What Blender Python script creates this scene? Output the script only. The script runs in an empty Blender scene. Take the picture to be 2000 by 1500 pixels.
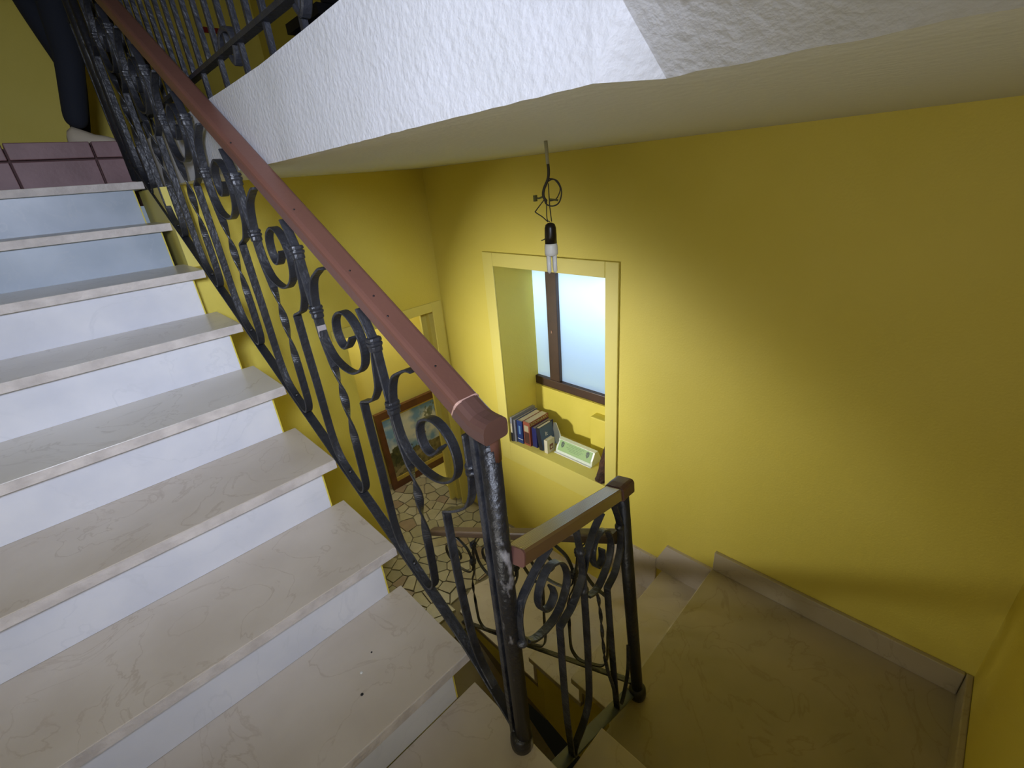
import bpy, bmesh, math, random
from mathutils import Vector, Matrix
import mathutils.noise as mn
random.seed(7)
C = bpy.context.scene.collection
SC = bpy.context.scene
S = 1.2                       # scene units per drawing unit
ZO = 1.602                    # drawing height of the lower landing below the eye
def W(p): return Vector((p[0]*S, p[1]*S, (p[2]+ZO)*S))

# ------------------------------------------------------------------ camera
cam = bpy.data.objects.new('camera', bpy.data.cameras.new('camera')); C.objects.link(cam)
r = Vector((0.7080, -0.7020, -0.0820)); d = Vector((-0.346, -0.244, -0.906)); f = Vector((0.616, 0.669, -0.416))
f.normalize(); r = (r - f*r.dot(f)).normalized(); d = f.cross(r)
M = Matrix.Identity(4)
for i in range(3):
    M[i][0] = r[i]; M[i][1] = -d[i]; M[i][2] = -f[i]; M[i][3] = W((0, 0, 0))[i]
cam.matrix_world = M
cam.data.sensor_width = 36; cam.data.lens = 898.32/2000*36; cam.data.clip_start = .02
SC.camera = cam
# ------------------------------------------------------------------ world, light, exposure
wd = bpy.data.worlds.new('world'); SC.world = wd; wd.use_nodes = True
wb = wd.node_tree.nodes['Background']; wb.inputs[0].default_value = (.62, .78, 1, 1); wb.inputs[1].default_value = .25
def area(name, loc, target, sx, sy, power, col, spread=180):
    l = bpy.data.lights.new(name, 'AREA'); l.shape = 'RECTANGLE'; l.size = sx*S; l.size_y = sy*S
    l.energy = power; l.color = col; l.spread = math.radians(spread)
    o = bpy.data.objects.new(name, l); C.objects.link(o)
    o.location = W(loc); o.rotation_euler = (W(target)-W(loc)).to_track_quat('-Z', 'Y').to_euler()
    return o
area('stair_window_light', (-.22, -.24, .28), (.42, 2.1, -.30), .34, .34, 21, (.74, .81, 1.0), 94)
area('outside_daylight', (2.04, 1.38, -.05), (1.83, 1.38, -.55), .8, .5, 52, (.55, .76, 1.0))
area('entrance_door_light', (.02, 2.10, -.97), (1.5, 1.32, -.97), .10, .10, 7.6, (.97, .97, .95), 70)
area('stairwell_fill_light', (-.60, .10, -.55), (1.5, .35, -.2), .5, .7, 4.2, (1.0, .98, .93), 118)  # added fill lamp, no window there; lifts the right wall, ceiling and landing
area('corridor_ceiling_light', (1.35, 2.62, -.45), (1.3, 2.6, -2.1), .25, .2, 6, (1.0, .98, .88))
SC.view_settings.view_transform = 'Standard'; SC.view_settings.look = 'None'
SC.view_settings.gamma = 1; SC.view_settings.use_curve_mapping = False
SC.view_settings.exposure = 0.0

# ------------------------------------------------------------------ materials
def mat(name, col, rough=.6, metal=0, col2=None, scale=6, bump=0, bscale=40, vein=None, vscale=3, spec=.5, detail=6, coat=0):
    m = bpy.data.materials.new(name); m.use_nodes = True
    nt = m.node_tree; b = nt.nodes['Principled BSDF']; N = nt.nodes; L = nt.links
    b.inputs['Base Color'].default_value = (*col, 1); b.inputs['Roughness'].default_value = rough
    b.inputs['Metallic'].default_value = metal; b.inputs['Specular IOR Level'].default_value = spec
    b.inputs['Coat Weight'].default_value = coat
    tc = N.new('ShaderNodeTexCoord'); out = None
    if col2:
        n = N.new('ShaderNodeTexNoise'); n.inputs['Scale'].default_value = scale; n.inputs['Detail'].default_value = detail
        L.new(tc.outputs['Object'], n.inputs['Vector'])
        cr = N.new('ShaderNodeValToRGB'); cr.color_ramp.elements[0].position = .35; cr.color_ramp.elements[1].position = .65
        cr.color_ramp.elements[0].color = (*col, 1); cr.color_ramp.elements[1].color = (*col2, 1)
        L.new(n.outputs['Fac'], cr.inputs[0]); out = cr.outputs[0]
    if vein:
        n2 = N.new('ShaderNodeTexNoise'); n2.inputs['Scale'].default_value = vscale; n2.inputs['Detail'].default_value = 9
        n2.inputs['Distortion'].default_value = 1.4; L.new(tc.outputs['Object'], n2.inputs['Vector'])
        c2 = N.new('ShaderNodeValToRGB'); e = c2.color_ramp.elements
        e[0].position = .485; e[0].color = (0, 0, 0, 1); e[1].position = .5; e[1].color = (1, 1, 1, 1)
        e2 = e.new(.515); e2.color = (0, 0, 0, 1)
        L.new(n2.outputs['Fac'], c2.inputs[0])
        n3 = N.new('ShaderNodeTexNoise'); n3.inputs['Scale'].default_value = vscale*1.3; L.new(tc.outputs['Object'], n3.inputs['Vector'])
        mu = N.new('ShaderNodeMath'); mu.operation = 'MULTIPLY'; L.new(c2.outputs[0], mu.inputs[0]); L.new(n3.outputs['Fac'], mu.inputs[1])
        mx = N.new('ShaderNodeMixRGB'); L.new(mu.outputs[0], mx.inputs[0])
        if out: L.new(out, mx.inputs[1])
        else: mx.inputs[1].default_value = (*col, 1)
        mx.inputs[2].default_value = (*vein, 1); out = mx.outputs[0]
    if out: L.new(out, b.inputs['Base Color'])
    if bump:
        n = N.new('ShaderNodeTexNoise'); n.inputs['Scale'].default_value = bscale; n.inputs['Detail'].default_value = 5
        L.new(tc.outputs['Object'], n.inputs['Vector'])
        bp = N.new('ShaderNodeBump'); bp.inputs['Strength'].default_value = bump; bp.inputs['Distance'].default_value = .01
        L.new(n.outputs['Fac'], bp.inputs['Height']); L.new(bp.outputs[0], b.inputs['Normal'])
    return m
m_yellow = mat('yellow_wall_paint', (.70, .575, .085), .62, col2=(.72, .595, .10), scale=3, bump=.12, bscale=120)
m_yellowb = mat('bright_yellow_paint', (.72, .60, .09), .6, col2=(.66, .55, .07), scale=5, bump=.1)
m_cream = mat('cream_yellow_paint', (.71, .61, .14), .55, bump=.08)
m_ceil = mat('white_ceiling_paint', (.66, .66, .64), .7, bump=.15, bscale=60)
m_plaster = mat('rough_white_plaster', (.52, .52, .54), .55, bump=.26, bscale=75, col2=(.49, .49, .50), scale=8)
m_tread = mat('beige_marble', (.54, .47, .39), .32, col2=(.60, .53, .45), scale=5, vein=(.42, .34, .26), vscale=4.5, bump=.05)
m_tread2 = mat('light_toned_beige_marble', (.66, .62, .56), .32, col2=(.70, .66, .60), scale=5, vein=(.50, .45, .38), vscale=3.5)  # tread marble lightened: stronger light on the upper treads put into the colour
m_riser = mat('white_marble', (.74, .74, .78), .35, col2=(.64, .65, .71), scale=4.5, vein=(.62, .63, .68), vscale=3)
m_riserg = mat('grey_blue_marble', (.42, .48, .56), .35, col2=(.34, .40, .48), scale=5, vein=(.42, .47, .53), vscale=4)
m_nose = mat('cut_marble_edge', (.66, .60, .56), .5, col2=(.50, .45, .42), scale=16, bump=.3, bscale=70)
m_land = mat('shade_toned_beige_marble', (.44, .37, .25), .34, col2=(.36, .31, .20), scale=2.5, vein=(.30, .24, .15), vscale=3, bump=.05)  # beige marble darkened: the shade on the landing is put into its colour
m_joint = mat('dark_joint', (.16, .13, .10), .8)
m_iron = mat('black_painted_iron', (.012, .013, .017), .42, col2=(.020, .021, .026), scale=9, bump=.35, bscale=55, spec=.6)
m_ironw = mat('worn_black_iron', (.012, .013, .018), .36, col2=(.045, .047, .055), scale=16, bump=.6, bscale=45, spec=.65)
def worn():
    m = mat('chipped_newel_paint', (.012, .012, .015), .4, bump=.6, bscale=40, spec=.6)
    nt = m.node_tree; N = nt.nodes; L = nt.links; b = N['Principled BSDF']
    tc = N.new('ShaderNodeTexCoord'); n = N.new('ShaderNodeTexNoise'); n.inputs['Scale'].default_value = 16; n.inputs['Detail'].default_value = 8
    mp = N.new('ShaderNodeMapping'); mp.inputs['Scale'].default_value = (1, 1, .45)
    L.new(tc.outputs['Object'], mp.inputs[0]); L.new(mp.outputs[0], n.inputs['Vector'])
    c = N.new('ShaderNodeValToRGB'); e = c.color_ramp.elements
    e[0].position = .60; e[0].color = (.012, .012, .015, 1); e[1].position = .66; e[1].color = (.30, .29, .31, 1)
    L.new(n.outputs['Fac'], c.inputs[0]); L.new(c.outputs[0], b.inputs['Base Color']); return m
m_newel = worn()
m_rail = mat('brown_rail_paint', (.145, .064, .046), .42, col2=(.130, .057, .041), scale=5, bump=.06, bscale=60, spec=.45)
m_railc = mat('dark_brown_cap_paint', (.105, .052, .042), .38, bump=.08)
m_tape = mat('pale_pink_putty', (.50, .30, .24), .8)
m_greyp = mat('grey_primer_patch', (.28, .25, .25), .6)
m_grout = mat('cement_grout', (.24, .205, .13), .9)
m_tile = mat('red_terracotta_tile', (.17, .085, .085), .5, col2=(.24, .13, .135), scale=5, bump=.1)
m_tilegr = mat('dark_red_grout', (.10, .05, .048), .8)
m_brown = mat('dark_brown_window_wood', (.065, .032, .016), .4, col2=(.05, .024, .012), scale=12)
m_black = mat('black_bakelite', (.010, .007, .005), .35)
m_wire = mat('dark_wire', (.018, .014, .010), .5)
m_white = mat('white_plastic', (.75, .75, .72), .35)
m_tube = mat('white_lamp_glass', (.72, .72, .70), .2)
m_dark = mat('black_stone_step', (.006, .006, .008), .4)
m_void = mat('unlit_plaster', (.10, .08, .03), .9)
stone_mats = [mat('terrazzo_stone_'+n, c, .35, col2=tuple(x*.86 for x in c), scale=14) for n, c in
              (('cream', (.43, .39, .25)), ('pale', (.48, .44, .31)), ('olive', (.36, .33, .21)), ('tan', (.40, .35, .22)), ('rose', (.33, .25, .17)))]
def simple(name, col, rough=.5): return mat(name, col, rough)

# ------------------------------------------------------------------ mesh helpers
class MB:
    def __init__(s): s.v = []; s.f = []; s.mi = []; s.sm = []; s.cur = 0; s.smooth = False
    def add(s, vs, fs):
        o = len(s.v); s.v += [tuple(v) for v in vs]
        for q in fs: s.f.append([o+i for i in q]); s.mi.append(s.cur); s.sm.append(s.smooth)
    def box(s, a, b, ch=0):
        x0, y0, z0 = [min(a[i], b[i]) for i in range(3)]; x1, y1, z1 = [max(a[i], b[i]) for i in range(3)]
        if ch <= 0:
            s.add([(x0,y0,z0),(x1,y0,z0),(x1,y1,z0),(x0,y1,z0),(x0,y0,z1),(x1,y0,z1),(x1,y1,z1),(x0,y1,z1)],
                  [(3,2,1,0),(4,5,6,7),(0,1,5,4),(1,2,6,5),(2,3,7,6),(3,0,4,7)])
        else:
            bm = bmesh.new(); bmesh.ops.create_cube(bm, size=1)
            for v in bm.verts: v.co = Vector(((x0+x1)/2+v.co.x*(x1-x0), (y0+y1)/2+v.co.y*(y1-y0), (z0+z1)/2+v.co.z*(z1-z0)))
            bmesh.ops.bevel(bm, geom=bm.edges[:], offset=ch, segments=2, affect='EDGES', profile=.5)
            bm.verts.index_update(); s.add([v.co[:] for v in bm.verts], [[v.index for v in q.verts] for q in bm.faces]); bm.free()
        return s
    def prism(s, pts, off):            # closed polygon (3-d points), extruded by vector off
        n = len(pts); a = [Vector(q) for q in pts]; b = [q+Vector(off) for q in a]
        s.add(a+b, [list(range(n))[::-1], list(range(n, 2*n))]+[(i, (i+1) % n, (i+1) % n+n, i+n) for i in range(n)]); return s
    def loft(s, rings, cap=True):
        n = len(rings[0]); vs = [v for q in rings for v in q]; fs = []
        for k in range(len(rings)-1):
            for i in range(n): fs.append((k*n+i, k*n+(i+1) % n, (k+1)*n+(i+1) % n, (k+1)*n+i))
        if cap: fs.append(list(range(n))[::-1]); fs.append([(len(rings)-1)*n+i for i in range(n)])
        s.add(vs, fs); return s
    def tube(s, pts, rad, n=10):
        pts = [Vector(q) for q in pts]; rings = []; up = None
        for k, q in enumerate(pts):
            t = (pts[min(k+1, len(pts)-1)]-pts[max(k-1, 0)]).normalized()
            if up is None: up = Vector((1, 0, 0)) if abs(t.x) < .8 else Vector((0, 1, 0))
            u = (up-t*up.dot(t)).normalized(); up = u; w = t.cross(u)
            rr = rad[k] if isinstance(rad, (list, tuple)) else rad
            rings.append([q+(u*math.cos(2*math.pi*i/n)+w*math.sin(2*math.pi*i/n))*rr for i in range(n)])
        sm = s.smooth; s.smooth = True; s.loft(rings); s.smooth = sm; return s
    def build(s, name, m, parent=None, label=None, kind=None, cat=None, group=None, recalc=True):
        o0 = Vector(parent['_o']) if parent is not None and '_o' in parent else Vector((0, 0, 0))
        me = bpy.data.meshes.new(name); me.from_pydata([(W(v)-W(o0))[:] if parent is not None else W(v)[:] for v in s.v], [], s.f)
        for q in (m if isinstance(m, (list, tuple)) else [m]): me.materials.append(q)
        for p_, mi, sm in zip(me.polygons, s.mi, s.sm): p_.material_index = mi; p_.use_smooth = sm
        if recalc:
            bm = bmesh.new(); bm.from_mesh(me); bmesh.ops.recalc_face_normals(bm, faces=bm.faces); bm.to_mesh(me); bm.free()
        o = bpy.data.objects.new(name, me); C.objects.link(o)
        if parent is not None:
            o.parent = parent; o['_o'] = list(o0)
        if label: o['label'] = label
        if cat: o['category'] = cat
        if kind: o['kind'] = kind
        if group: o['group'] = group
        return o
def empty(name, loc, label=None, cat=None, kind=None, group=None):
    o = bpy.data.objects.new(name, None); C.objects.link(o); o.location = W(loc); o['_o'] = list(loc); o.empty_display_size = .1
    for k, v in (('label', label), ('category', cat), ('kind', kind), ('group', group)):
        if v: o[k] = v
    return o
def clone(o, parent, off):              # a part copied by an offset, sharing mesh data
    c = o.copy(); C.objects.link(c); c.parent = parent; c.location = Vector(off)*S
    for ch in o.children:
        g = ch.copy(); C.objects.link(g); g.parent = c
    return c
def catmull(P, n=6):
    P = [Vector(q) for q in P]; out = []
    for i in range(len(P)-1):
        a = P[max(i-1, 0)]; b = P[i]; c = P[i+1]; e = P[min(i+2, len(P)-1)]
        for k in range(n):
            t = k/n; out.append(.5*((2*b)+(c-a)*t+(2*a-5*b+4*c-e)*t*t+(3*b-a-3*c+e)*t**3))
    out.append(P[-1]); return out
def ribbon(mb, pts, B, w, t, twist=None):
    """flat iron bar along 3-d points; B the direction of its width; twist: list of angles per point"""
    pts = [Vector(q) for q in pts]; rings = []; B = Vector(B).normalized()
    for k, q in enumerate(pts):
        T = (pts[min(k+1, len(pts)-1)]-pts[max(k-1, 0)]).normalized()
        b = (B-T*B.dot(T)).normalized(); n = T.cross(b)
        th = twist[k] if twist else 0
        e1 = n*math.cos(th)+b*math.sin(th); e2 = b*math.cos(th)-n*math.sin(th)
        ww = w[k] if isinstance(w, list) else w
        h = t/2; g = ww/2; c = t*.28
        rings.append([q+e1*h+e2*(g-c), q+e1*(h-c)+e2*g, q-e1*(h-c)+e2*g, q-e1*h+e2*(g-c),
                      q-e1*h-e2*(g-c), q-e1*(h-c)-e2*g, q+e1*(h-c)-e2*g, q+e1*h-e2*(g-c)])
    mb.loft(rings); return mb
def zk(k): return .0982-.17*k

# ------------------------------------------------------------------ setting: shell
XW = 1.556; XB = 1.804; YD = 2.24; CE = .062
b = MB()                                   # wall with the window
b.box((XW, YD, -2.3), (1.95, 1.746, CE)); b.box((XW, 1.076, -2.6), (1.95, -.45, CE))
b.box((XW, 1.746, -.415), (1.804, 1.076, CE)); b.box((XW, 1.746, -2.6), (1.804, 1.076, -1.4404))
b.box((1.804, 1.746, -2.6), (1.95, 1.076, -1.155)); b.box((1.804, 1.746, -.36), (1.95, 1.076, CE))
b.build('wall_right', m_yellow, kind='structure', label='long yellow wall with the deep window')
b = MB(); b.box((XW, -.45, .24), (1.95, 4.1, 2.6)); b.build('wall_right_upper', m_yellow, kind='structure')
b = MB(); b.box((1.60, 1.25, -1.44), (1.8035, 1.302, -1.205)) if False else b.box((1.74, 1.077, -1.4395), (1.8035, 1.302, -1.207), .004)
b.build('trim_4', m_yellowb, kind='structure', label='bright yellow plinth in the corner of the window recess')
b = MB(); b.box((1.796, 1.077, -1.4395), (1.8038, 1.7455, -1.156)); b.build('trim_5', m_yellowb, kind='structure', label='bright yellow panel under the window frame')
# sill
b = MB(); b.box((1.5475, 1.0768, -1.4402), (1.796, 1.7457, -1.4385)); b.build('trim_6', m_cream, kind='structure', label='pale sill of the window recess')
# casing round the window
b = MB(); t = .008
b.box((XW-t, 1.012, -1.57), (XW, 1.0765, -.347), .003); b.build('trim_1', m_cream, kind='structure')
b = MB(); b.box((XW-t, 1.746, -1.57), (XW, 1.82, -.347), .003); b.build('trim_1', m_cream, kind='structure')
b = MB(); b.box((XW-t, 1.0766, -.414), (XW, 1.7459, -.347), .003); b.build('trim_1', m_cream, kind='structure')
b = MB(); b.box((XW-t, 1.0766, -1.57), (XW, 1.7459, -1.4405), .001); b.build('trim_1', m_cream, kind='structure')
# door wall
b = MB(); Y2 = 2.36
b.box((XW, YD, -2.3), (1.95, Y2, CE)); b.box((1.532, YD, -2.112), (XW, Y2, CE)); b.box((.93, YD, -.69), (1.532, Y2, CE)); b.box((.455, YD, -2.9), (.93, Y2, CE)); b.box((.375, YD, -2.9), (.455, Y2, -.25)); b.box((-.62, YD, -2.9), (.375, Y2, -.62))
b.build('wall_back', m_yellow, kind='structure', label='yellow end wall with the doorway')
b = MB(); b.box((1.49, 2.30, -2.112), (1.5315, 2.335, -.72)); b.box((1.455, 2.335, -2.112), (1.5315, 2.352, -.705))
b.build('trim_2', m_cream, kind='structure', label='cream door stop inside the doorway')
b = MB(); t = .010
b.box((1.478, YD-t, -2.112), (1.545, YD, -.645), .003); b.build('trim_3', m_cream, kind='structure')
b = MB(); b.box((.862, YD-t, -.70), (1.4778, YD, -.645), .003); b.build('trim_3', m_cream, kind='structure')
# corridor beyond the doorway
b = MB(); b.box((.40, 2.88, -2.2), (2.1, 3.0, -.42)); b.box((1.90, 2.361, -2.2), (2.0, 2.88, -.42)); b.box((.40, 2.36, -2.2), (.5, 2.88, CE))
b.build('wall_corridor', m_cream, kind='structure', label='pale yellow corridor wall beyond the doorway')
b = MB(); b.box((.40, 2.361, -.419), (2.0, 2.999, -.3)); b.build('ceiling_corridor', m_ceil, kind='structure')
# left and near walls
b = MB(); b.box((-.75, -.4, -2.9), (-.62, 4.1, 2.6)); b.build('wall_left', m_yellow, kind='structure')
b = MB(); b.box((-.75, -.40, -2.9), (1.9, -.27, 2.6)); b.build('wall_front', m_yellow, kind='structure')
b = MB(); b.box((-.75, 3.95, .0), (1.95, 4.1, 2.6)); b.build('wall_far', m_yellow, kind='structure', label='unlit yellow wall of the upper landing')
b = MB(); b.box((-.75, -.4, 2.5), (1.95, 4.1, 2.6)); b.build('ceiling', m_ceil, kind='structure')

# ------------------------------------------------------------------ slab over the lower flight
def slab():
    edge = [(1.35, .432), (1.13, .430), (.80, .412), (.55, .396), (.28, .384)]     # (y, x) of the lit face
    b = MB(); n = 26; rows = []
    def ex(y):
        if y >= edge[0][0]: return edge[0][1]
        for (ya, xa), (yb, xb) in zip(edge, edge[1:]):
            if y >= yb: return xb+(xa-xb)*(y-yb)/(ya-yb)
        return edge[-1][1]
    ys = [4.1-.0*1, 3.0, 2.2, 1.8, 1.5]+[1.4-i*(1.4-.28)/50 for i in range(51)]
    zt = .236
    # face as a wavy hand-plastered strip
    A = []
    for i, y in enumerate(ys):
        x = ex(y); col = []
        for j in range(9):
            t = j/8; z = CE+.002+(zt-CE-.002)*t
            nn = mn.noise(Vector((y*6, z*9, 3)))*.0011
            zz = z+(mn.noise(Vector((y*45, 1, 5)))*.0009 if j == 0 else 0)
            col.append((x+nn*min(1, max(0, (y-.28)*6)), y, zz if y > .2801 else z))
        A.append(col)
    vs = [v for c in A for v in c]; fs = []
    for i in range(len(A)-1):
        for j in range(8): fs.append((i*9+j, (i+1)*9+j, (i+1)*9+j+1, i*9+j+1))
    b.smooth = True; b.add(vs, fs); b.smooth = False
    # facet: A bottom (.384,.28) -> B (.437,.240) with an apex; top above the frame
    Ap = (.384, .28, CE+.002); Bp = (.440, .2415, CE+.002); apex = (.384, .252, .1155); topA = (.384, .28, zt)
    b.add([Ap, Bp, apex], [(0, 1, 2)]); b.add([Ap, apex, (.384, .215, zt), topA], [(0, 1, 2, 3)])
    # shallow hand-plastered underside rising over the viewer, right of the facet
    R = []; cr0 = Vector(Bp); cr1 = Vector(apex)+(Vector(apex)-Vector(Bp))*1.4
    for i in range(41):
        t = i/40; y = .2415-t*.53; x = .440+t*.035; col = []
        for j in range(13):
            u = j/12; q0 = cr0.lerp(cr1, u)
            q1 = Vector((x-.15*u, y-.02*u, CE+.002+.105*u)); k = min(1, t*6); k = k*k*(3-2*k)
            q = (q0+Vector((x-.440, y-.2415, 0))).lerp(q1, k) if i else q0
            nn = (mn.noise(Vector((q.x*60+9, q.y*16, 2)))*.0022+mn.noise(Vector((q.x*20, q.y*8, 2)))*.002) if 0 < j and i else (mn.noise(Vector((y*26, 3, 8)))*.0022 if i else 0)
            col.append((q.x, q.y, q.z+nn))
        R.append(col)
    vs = [v for c in R for v in c]; fs = []
    for i in range(40):
        for j in range(12): fs.append((i*13+j, (i+1)*13+j, (i+1)*13+j+1, i*13+j+1))
    b.smooth = True; b.add(vs, fs); b.smooth = False
    top = [R[i][12] for i in range(41)]; b.add(top+[(x_, y_, .7) for x_, y_, z_ in top], [(i, i+1, i+42, i+41) for i in range(40)])
    EDGE = [c[0] for c in A]+[Ap, Bp]+[R[i][0] for i in range(1, 41)]
    b.build('trim_7', m_plaster, kind='structure', label='white hand-plastered edge of the floor slab above', recalc=False)
    b = MB(); rows = [[q, (q[0]+.035, q[1], CE), (XW, q[1], CE-.003)] for q in EDGE]
    b.add([v for c in rows for v in c], [(i*3+j, i*3+j+1, i*3+j+4, i*3+j+3) for i in range(len(rows)-1) for j in range(2)])
    b.box((.45, .30, .12), (XW, 4.1, .232)); b.box((.49, -.27, .12), (XW, .30, .232))
    b.build('ceiling_1', m_ceil, kind='structure', label='flat off-white ceiling over the lower flight')
slab()

# ------------------------------------------------------------------ flight A (the stair in front)
st = empty('staircase', (0, 1.5, -1.26), 'marble stair with white risers climbing to the upper left beside the scrolled railing', 'stairs')
XL = -.615
for k in range(0, 8):
    y0 = 2.7062-.2878*k; z = zk(k)          # nosing front, top
    back = y0+.2878+.0310
    b = MB(); b.box((XL, y0, z-.030), (.405, back, z), .0022)
    tr = b.build('tread', (m_tread2 if k < 5 else m_tread), st)
    b = MB(); b.box((XL, y0-.0012, z-.0285), (.404, y0+.002, z-.0015)); b.build('nosing_edge', m_nose, tr)
    b = MB(); b.box((XL, y0+.030, z-.17), (.362, y0+.048, z-.030))
    b.build('riser', m_riserg if k < 2 else m_riser, st, label='blue-grey marble riser' if k < 2 else None)
    b = MB(); b.box((.362, y0+.031, z-.17), (.3665, y0+.05, z-.031)); b.build('paint_edge', m_yellowb, st)
# body of the flight: sloping soffit
b = MB(); b.prism([(XL, .74, -1.35), (XL, 2.96, -.105), (XL, 2.96, -.22), (XL, .50, -1.56), (XL, .45, -1.45)], (.362-XL, 0, 0))
b.build('stringer', m_yellow, st)
# lowest tread next to the well (level 8) and the winder step (level 9)
b = MB(); b.box((XL, -.27, zk(8)-.030), (.424, .72, zk(8)), .0022); tr = b.build('tread', m_tread, st)
b = MB(); b.box((XL, -.27, zk(8)-.20), (.405, .45, zk(8)-.030)); b.build('riser', m_riser, st)
b = MB(); b.box((.38, -.27, zk(9)-.030), (.640, .452, zk(9)), .0022); b.build('tread', m_tread, st, label='narrow brown-beige step beside the well')
b = MB(); b.box((.40, -.27, zk(10)-.01), (.618, .43, zk(9)-.030)); b.build('riser', m_tread, st)

# lower landing
b = MB(); b.box((.52, -.27, -1.80), (XW, .485, -1.6055)); b.box((.74, .485, -1.80), (XW, .497, -1.634))
b.build('floor', m_yellowb, kind='structure', label='lower landing')
fl = bpy.data.objects['floor']; fl['_o'] = [0, 0, 0]
def child_struct(mb, name, m, parent, label=None):
    o = mb.build(name, m, None, label); o.parent = parent; return o
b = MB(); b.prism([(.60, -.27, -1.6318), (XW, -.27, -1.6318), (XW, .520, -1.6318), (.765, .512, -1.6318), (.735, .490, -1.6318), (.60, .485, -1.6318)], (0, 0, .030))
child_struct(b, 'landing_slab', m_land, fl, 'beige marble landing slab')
b = MB(); b.box((.80, .5125, -1.630), (XW, .5215, -1.6035)); child_struct(b, 'nosing_edge', m_nose, fl)
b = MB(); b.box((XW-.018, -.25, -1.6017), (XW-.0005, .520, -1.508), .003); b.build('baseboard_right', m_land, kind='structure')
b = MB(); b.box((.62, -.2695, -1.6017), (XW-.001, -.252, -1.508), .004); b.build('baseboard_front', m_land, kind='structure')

# ------------------------------------------------------------------ flight B (down to the entrance floor)
sb = empty('staircase', (1.2, 1.0, -2.112), 'beige marble steps going down along the window wall beyond the landing', 'stairs')
for (y0, y1, z, xl) in ((.49, .746, zk(11), .853), (.746, 1.013, zk(12), .883)):
    b = MB(); b.box((xl, y0-.02, z-.030), (XW, y1, z), .0025); tr = b.build('tread', m_tread, sb)
    b = MB(); b.box((xl+.01, y1-.002, z-.028), (XW-.002, y1+.001, z-.002)); b.build('nosing_edge', m_nose, tr)
for (y1, z, xl) in ((.485, zk(11), .80), (.722, zk(12), .89), (.989, zk(13), .90)):
    b = MB(); b.box((xl, y1-.0, z), (XW, y1+.016, z+.14)); b.build('riser', m_tread, sb)
b = MB(); b.prism([(.90, .45, -1.80), (.90, .72, -1.803), (.90, .72, -1.973), (.90, .985, -1.973), (.90, .985, -2.143), (.90, 1.50, -2.143), (.90, 1.42, -2.20), (.90, .80, -2.38), (.90, .28, -2.40), (.90, .28, -1.80)], (.6, 0, 0))
b.build('stringer', m_yellowb, sb, 'bright yellow side of the lower flight')
# skirting pieces on the wall, cut at a slant
for (ya, yb, zt, zb) in ((.521, .733, -1.612, -1.772), (.7795, .985, -1.719, -1.942)):
    b = MB(); b.prism([(XW-.014, ya, zb), (XW-.014, ya, zt), (XW-.014, yb, zt), (XW-.014, yb+.045, zt-.107), (XW-.014, yb+.045, zb)], (.0135, 0, 0))
    b.build('baseboard_right', m_tread, kind='structure')

# entrance floor: marble strip and broken-marble paving
b = MB(); b.box((.90, .95, -2.35), (XW, 3.0, -2.122)); b.box((-.615, 1.46, -2.35), (.90, 3.0, -2.122)); b.box((XW, 2.24, -2.35), (1.9, 3.0, -2.122))
b.build('floor_entrance', m_grout, kind='structure', label='paving of broken cream and olive marble pieces')
fe = bpy.data.objects['floor_entrance']
b = MB(); b.prism([(.90, .99, -2.1215), (XW, .99, -2.1215), (XW, 1.62, -2.1215), (1.25, 1.615, -2.1215), (1.14, 1.60, -2.1215), (1.06, 1.625, -2.1215), (.99, 1.60, -2.1215), (.90, 1.55, -2.1215)], (0, 0, .011))
child_struct(b, 'marble_strip', m_tread, fe)
b = MB(); b.box((1.535, 2.29, -2.1215), (1.885, 2.79, -2.108), .003); child_struct(b, 'threshold_slab', m_cream, fe)
def clip(poly, p, n):
    out = []
    for i in range(len(poly)):
        a = poly[i]; c = poly[(i+1) % len(poly)]
        da = (a[0]-p[0])*n[0]+(a[1]-p[1])*n[1]; dc = (c[0]-p[0])*n[0]+(c[1]-p[1])*n[1]
        if da <= 0: out.append(a)
        if da*dc < 0:
            t = da/(da-dc); out.append((a[0]+(c[0]-a[0])*t, a[1]+(c[1]-a[1])*t))
    return out
seeds = []
x0, x1, y0, y1 = .45, 1.53, 1.58, 2.86
tries = 0
while len(seeds) < 215 and tries < 9000:
    tries += 1; q = (random.uniform(x0, x1), random.uniform(y0, y1))
    if all((q[0]-s_[0])**2+(q[1]-s_[1])**2 > .060**2 for s_ in seeds): seeds.append(q)
for i, q in enumerate(seeds):
    poly = [(x0, y0), (x1, y0), (x1, y1), (x0, y1)]
    for j, s_ in enumerate(seeds):
        if i == j or abs(s_[0]-q[0]) > .35 or abs(s_[1]-q[1]) > .35: continue
        dx, dy = s_[0]-q[0], s_[1]-q[1]; L = math.hypot(dx, dy); g = .0035/L
        mid = (q[0]+dx*(.5-g), q[1]+dy*(.5-g)); poly = clip(poly, mid, (dx/L, dy/L))
        if len(poly) < 3: break
    if len(poly) < 3: continue
    # keep clear of the marble strip and the walls at the doorway
    if q[1] < 1.66 and q[0] > .88: poly = clip(poly, (0, 1.632), (0, -1))
    if len(poly) < 3: continue
    if 2.2 < q[1] < 2.4 and q[0] < .98: continue
    z = -2.1215; h = .009+random.uniform(0, .002)
    poly = [(px+random.uniform(-.003, .003), py+random.uniform(-.003, .003)) for px, py in poly]
    b = MB(); b.prism([(px, py, z) for px, py in poly], (0, 0, h))
    child_struct(b, 'stone', random.choice(stone_mats[:4]*4+[stone_mats[4]]), fe)
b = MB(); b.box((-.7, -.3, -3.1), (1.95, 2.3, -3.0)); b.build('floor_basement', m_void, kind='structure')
b = MB(); b.prism([(-.6, .62, -2.80), (-.6, 1.459, -2.20), (-.6, 1.459, -2.30), (-.6, .62, -2.92)], (1.499, 0, 0)); b.build('trim_8', m_land, kind='structure', label='sloping olive-brown surface deep in the stairwell')

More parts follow.
